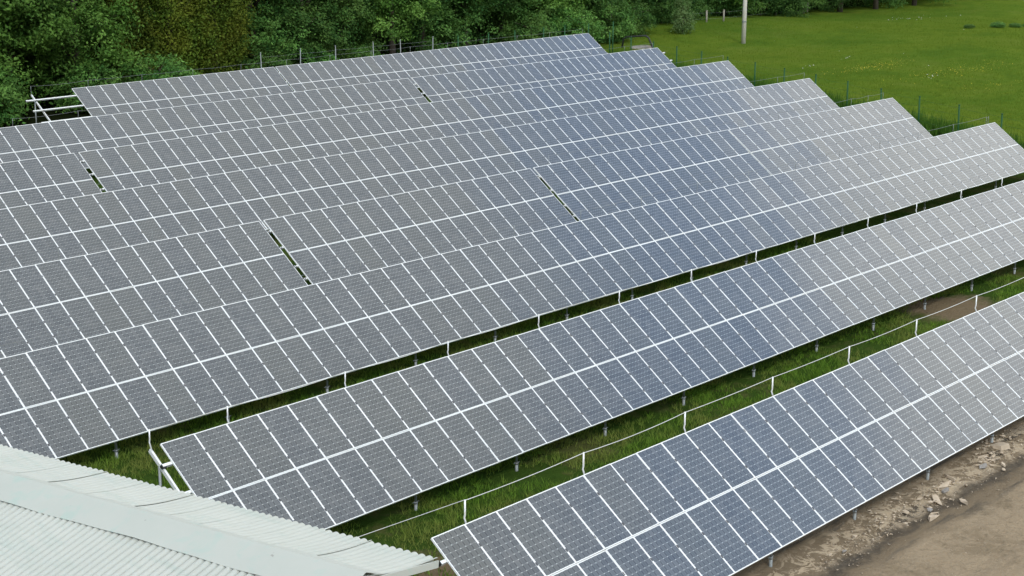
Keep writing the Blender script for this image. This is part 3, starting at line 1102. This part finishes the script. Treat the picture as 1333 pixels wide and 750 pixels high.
# ------------------------------------------------------------------ trees
def foliage(seed, lobes, nclump, nleaf, leaf, flat=0.6, cr=0.7, shell=0.3, up=0.5):
    """leaf quads gathered in flattened sprays spread through the lobes of a crown"""
    g = np.random.default_rng(seed)
    lob = np.array(lobes, float)                         # cx cy cz rx ry rz
    vol = (lob[:, 3] * lob[:, 4] + lob[:, 3] * lob[:, 5]) ** 1.0
    pick = g.choice(len(lob), nclump, p=vol / vol.sum())
    d = g.normal(0, 1, (nclump, 3))
    d /= np.linalg.norm(d, axis=1, keepdims=True)
    rad = (1 - shell * g.random(nclump) ** 1.6)[:, None]
    C = lob[pick, :3] + d * lob[pick, 3:6] * rad
    ct = g.random(nclump)
    # leaves in a clump: drooping spray
    ci = np.repeat(np.arange(nclump), nleaf)
    q = g.normal(0, 1, (len(ci), 3)) * np.array([cr, cr, cr * flat]) * 0.55
    outw = d[ci]
    L = C[ci] + q + outw * (0.25 * cr) * g.random((len(ci), 1))
    rr = np.linalg.norm(q[:, :2], axis=1)
    L[:, 2] -= rr * 0.35
    nrm = outw * 0.55 + np.array([0, 0, up]) + g.normal(0, 0.55, (len(ci), 3))
    nrm /= np.linalg.norm(nrm, axis=1, keepdims=True)
    t = np.cross(nrm, g.normal(0, 1, (len(ci), 3)))
    t /= np.linalg.norm(t, axis=1, keepdims=True)
    b = np.cross(nrm, t)
    s = leaf * g.uniform(0.6, 1.25, (len(ci), 1))
    V = np.stack([L - t * s, L - b * s * 0.5, L + t * s, L + b * s * 0.5], 1).reshape(-1, 3)
    F = np.arange(len(V)).reshape(-1, 4)
    tint = np.repeat(np.clip(0.75 * ct[ci] ** 1.5 + g.normal(0.08, 0.14, len(ci)), 0, 1), 4)
    return V, F, tint


def crown_lobes(seed, h, r, low):
    g = random.Random(seed)
    out = [(0, 0, h * 0.62, r * 0.8, r * 0.8, h * 0.36)]
    for k in range(9):
        a = k * 2.4 + g.uniform(-.4, .4)
        zz = low + (h - low) * g.uniform(0.08, 0.82)
        rr = r * g.uniform(0.45, 0.75)
        q = g.uniform(0.36, 0.55) * r
        out.append((math.cos(a) * rr, math.sin(a) * rr, zz, q, q, q * g.uniform(0.7, 1.0)))
    return out


VAR = {}


def tree_variant(key, seed, h, r, low, mat, ncl, nlf, leaf, flat=0.6, cr=0.75, lobes=None, up=0.5):
    V, F, T = foliage(seed, lobes or crown_lobes(seed, h, r, low), ncl, nlf, leaf, flat, cr, 0.3, up)
    cm = soup('crown', V, F, T, mat)
    g = random.Random(seed + 5)
    mb = MB()
    top = (g.uniform(-.3, .3), g.uniform(-.3, .3), h * 0.72)
    mb.tube([(0, 0, -0.4), (0.05, 0.02, h * 0.2), (top[0] * .5, top[1] * .5, h * 0.45), top], [h * .026, h * .020, h * .014, h * .005], 9)
    for k in range(7):
        a = k * 2.4 + 1
        z0 = h * g.uniform(0.2, 0.55)
        rr = r * g.uniform(0.5, 0.8)
        mb.tube([(0, 0, z0), (math.cos(a) * rr * .5, math.sin(a) * rr * .5, z0 + h * .08), (math.cos(a) * rr, math.sin(a) * rr, z0 + h * .15)],
                [h * .010, h * .007, h * .002], 6)
    tm = mb.mesh('trunk', M['bark'], True)
    VAR[key] = (cm, tm)


tree_variant('broad', 11, 12.5, 4.2, 0.4, M['leaf'], 430, 66, 0.115, 0.6, 0.62)
tree_variant('broad_b', 12, 11.5, 3.9, 0.6, M['leaf'], 400, 66, 0.115, 0.6, 0.62)
tree_variant('fresh', 13, 12.0, 3.8, 0.3, M['leaf2'], 420, 62, 0.11, 0.6, 0.55)
tree_variant('fresh_b', 16, 10.0, 3.4, 0.3, M['leaf2'], 370, 62, 0.11, 0.6, 0.55)
tree_variant('dark', 14, 13.0, 4.0, 0.2, M['leafdark'], 430, 60, 0.115, 0.6, 0.6)
tree_variant('dark_b', 18, 11.0, 3.7, 0.2, M['leafdark'], 390, 60, 0.11, 0.6, 0.6)
tree_variant('olive', 15, 12.5, 2.3, 0.0, M['leafbrown'], 640, 50, 0.085, 1.6, 0.45,
             [(0, 0, 5.6, 2.0, 2.0, 6.0), (0.5, 0.3, 3.4, 1.9, 1.9, 3.4), (-0.5, -0.4, 3.0, 1.8, 1.8, 3.0), (0.2, -0.5, 8.0, 1.7, 1.7, 3.6), (-.3, .5, 6, 2, 2, 3)], 0.2)
tree_variant('shrub', 17, 3.6, 2.2, 0.1, M['leaf2'], 170, 50, 0.10, 0.6, 0.45,
             [(0, 0, 1.5, 1.9, 1.9, 1.4), (1.0, .4, 1.2, 1.3, 1.3, 1.0), (-1.0, -.3, 1.1, 1.3, 1.3, 1.0)])
tree_variant('shrubdark', 27, 3.6, 2.2, 0.1, M['leafdark'], 150, 50, 0.10, 0.6, 0.45,
             [(0, 0, 1.7, 1.9, 1.7, 1.6), (1.2, .4, 1.2, 1.2, 1.3, 1.0), (-1.0, -.3, 2.1, 1.3, 1.1, 1.2)])
tree_variant('pale', 19, 4.6, 1.3, 0.1, M['leafpale'], 150, 30, 0.11, 0.9, 0.4,
             [(0, 0, 2.3, 1.0, 1.0, 2.2), (.5, .1, 1.5, .8, .8, 1.3), (-.5, 0, 1.4, .8, .8, 1.2), (0.1, 0, 3.6, .6, .6, 1.2)])


def plant(name, key, x, y, sc, label, cat='tree', group=None, rz=None, sz=1.0, sink=0.0):
    root = thing(name, (x, y, gz(x, y) - sink), label, cat, group, random.uniform(0, 6.28) if rz is None else rz)
    root.scale = (sc, sc, sc * sz)
    cm, tm = VAR[key]
    link('crown', cm, root)
    link('trunk', tm, root)
    return root


FR = 'trees standing in the front edge of the wood'
FRONT = [
    (13.0, 62.0, 'broad', 1.05), (18.0, 62.5, 'broad_b', 1.05), (22.8, 61.4, 'broad', 1.08), (27.2, 62.2, 'broad_b', 1.1), (31.2, 61.6, 'broad', 0.98),
    (35.0, 62.4, 'olive', 1.05), (38.2, 62.0, 'olive', 1.1), (41.2, 61.8, 'olive', 1.08), (45.3, 63.2, 'fresh', 1.0),
    (49.2, 63.0, 'fresh_b', 1.1), (53.4, 63.6, 'fresh', 0.95), (57.8, 63.2, 'broad_b', 0.95), (61.8, 64.4, 'dark', 1.0),
    (66.2, 64.2, 'dark_b', 1.1), (70.6, 64.6, 'fresh_b', 1.05), (75.2, 65.0, 'broad_b', 0.95), (79.8, 65.4, 'dark_b', 1.1), (84.4, 66.2, 'fresh', 0.9),
    (89.0, 67.4, 'broad_b', 0.95), (94.0, 69.5, 'dark', 1.0), (99.0, 71.0, 'dark_b', 1.1), (104.0, 71.2, 'dark', 1.0), (109.0, 70.4, 'broad', 0.95),
    (114.5, 69.6, 'dark_b', 1.1), (120.0, 68.6, 'fresh', 1.0), (126.0, 67.8, 'dark', 1.0), (132.0, 67.0, 'dark_b', 1.1), (138.5, 66.0, 'broad_b', 1.0),
    (146.0, 66.5, 'dark', 1.0),
]
KIND = {'broad': 'broad leafy green tree', 'broad_b': 'bushy green tree', 'fresh': 'fresh green tree', 'fresh_b': 'low fresh green tree',
        'dark': 'tall deep green tree', 'dark_b': 'deep green bushy tree', 'olive': 'olive brown upright tree'}
PLACE = [
    'outermost at the far left of the wood', 'second from the far left of the wood', 'directly behind the bare rails of the rear row',
    'just right of the bare rails of the rear row', 'beside the olive brown group on its left',
    'first of the three olive brown trees from the left', 'middle one of the three olive brown trees', 'last of the three olive brown trees, its edge sharp',
    'right beside the olive brown group', 'behind the first grey fence posts', 'behind the middle grey fence posts', 'behind the last grey fence posts',
    'behind the first green posts of the back fence', 'second behind the green back fence', 'third behind the green back fence',
    'near the right corner of the rear row', 'behind the right end of the rear row', 'left of the black bent pipe',
    'behind the black bent pipe', 'behind the pale young willow', 'left of the utility pole', 'right behind the utility pole',
    'with branches over the paddock fence', 'behind the last paddock posts', 'at the top edge of the meadow', 'second along the top edge of the meadow',
    'third along the top edge of the meadow', 'fourth along the top edge of the meadow', 'farthest along the top edge of the meadow',
]
for (x, y, key, sc), pl in zip(FRONT, PLACE):
    nm = {'olive': 'conifer_tree'}.get(key, 'leafy_tree')
    plant(nm, key, x, y, sc, KIND[key] + ' ' + pl, 'tree', FR)
# second and third ranks, glimpsed through the gaps
k = 0
for yy, x0, step, keys in ((68.5, 10, 5.2, ('dark', 'dark_b', 'dark')), (74.5, 12, 6.0, ('dark_b', 'dark'))):
    x = x0
    while x < 150:
        y2 = yy + (6 if x > 90 else 0) + random.uniform(-1, 1)
        plant('leafy_tree', keys[k % len(keys)], x + random.uniform(-1, 1), y2, random.uniform(1.0, 1.2),
              'deep green tree deep inside the wood, glimpsed between the front trees', 'tree', 'trees deep in the wood')
        x += step
        k += 1
SHR = 'shrubs at the foot of the wood'
for (x, y, sc, lab) in [(30.5, 58.8, 0.9, 'low bright green shrub left of the olive brown trees'), (34.8, 58.6, 1.0, 'feathery green shrub in front of the olive brown trees'),
                        (44.0, 60.4, 0.9, 'green shrub at the right foot of the olive brown trees'), (48.0, 60.6, 0.8, 'light green shrub behind the first grey posts'),
                        (52.5, 60.8, 0.7, 'small green shrub behind the middle grey posts'), (70.5, 61.4, 1.0, 'dense green shrub behind the right end of the rear row'),
                        (76.0, 62.0, 1.1, 'big green shrub left of the black pipe'), (82.0, 63.2, 1.1, 'green shrub behind the black pipe'),
                        (86.5, 64.6, 1.0, 'green shrub left of the pale willow'), (95.5, 68.0, 1.1, 'dark shrub right of the pale willow'),
                        (101.0, 70.0, 1.1, 'dark shrub behind the wooden posts left of the pole'), (107.5, 69.6, 1.0, 'dark shrub behind the wooden posts right of the pole'),
                        (112.5, 68.6, 1.1, 'dark leafy shrub leaning over the paddock wire'), (118.0, 70.0, 1.2, 'dark leafy shrub beyond the last paddock post'),
                                                (21.0, 58.6, 0.9, 'dark shrub behind the bare rails'),
                        (23.6, 58.6, 1.1, 'big shrub beside the outer end of the bare rails')]:
    plant('shrub', 'shrubdark' if 'dark' in lab else 'shrub', x, y, sc, lab, 'shrub', SHR)
plant('young_willow', 'pale', 91.0, 62.2, 0.72, 'pale young willow standing alone at the meadow edge', 'tree')
# dark weeds in the meadow on the right
for i, (x, y, sc, lab) in enumerate([(119.5, 47.0, .36, 'largest clump of dark nettles in the upper meadow'), (116.2, 48.2, .26, 'left clump of dark nettles in the upper meadow'),
                                     (123.5, 45.6, .34, 'right clump of dark nettles in the upper meadow'), (121.6, 46.3, .28, 'nettle clump between the two big ones')]):
    plant('nettle_clump', 'shrub', x, y, sc * 0.95, lab, 'weeds', 'nettle clumps in the meadow', sz=0.55)
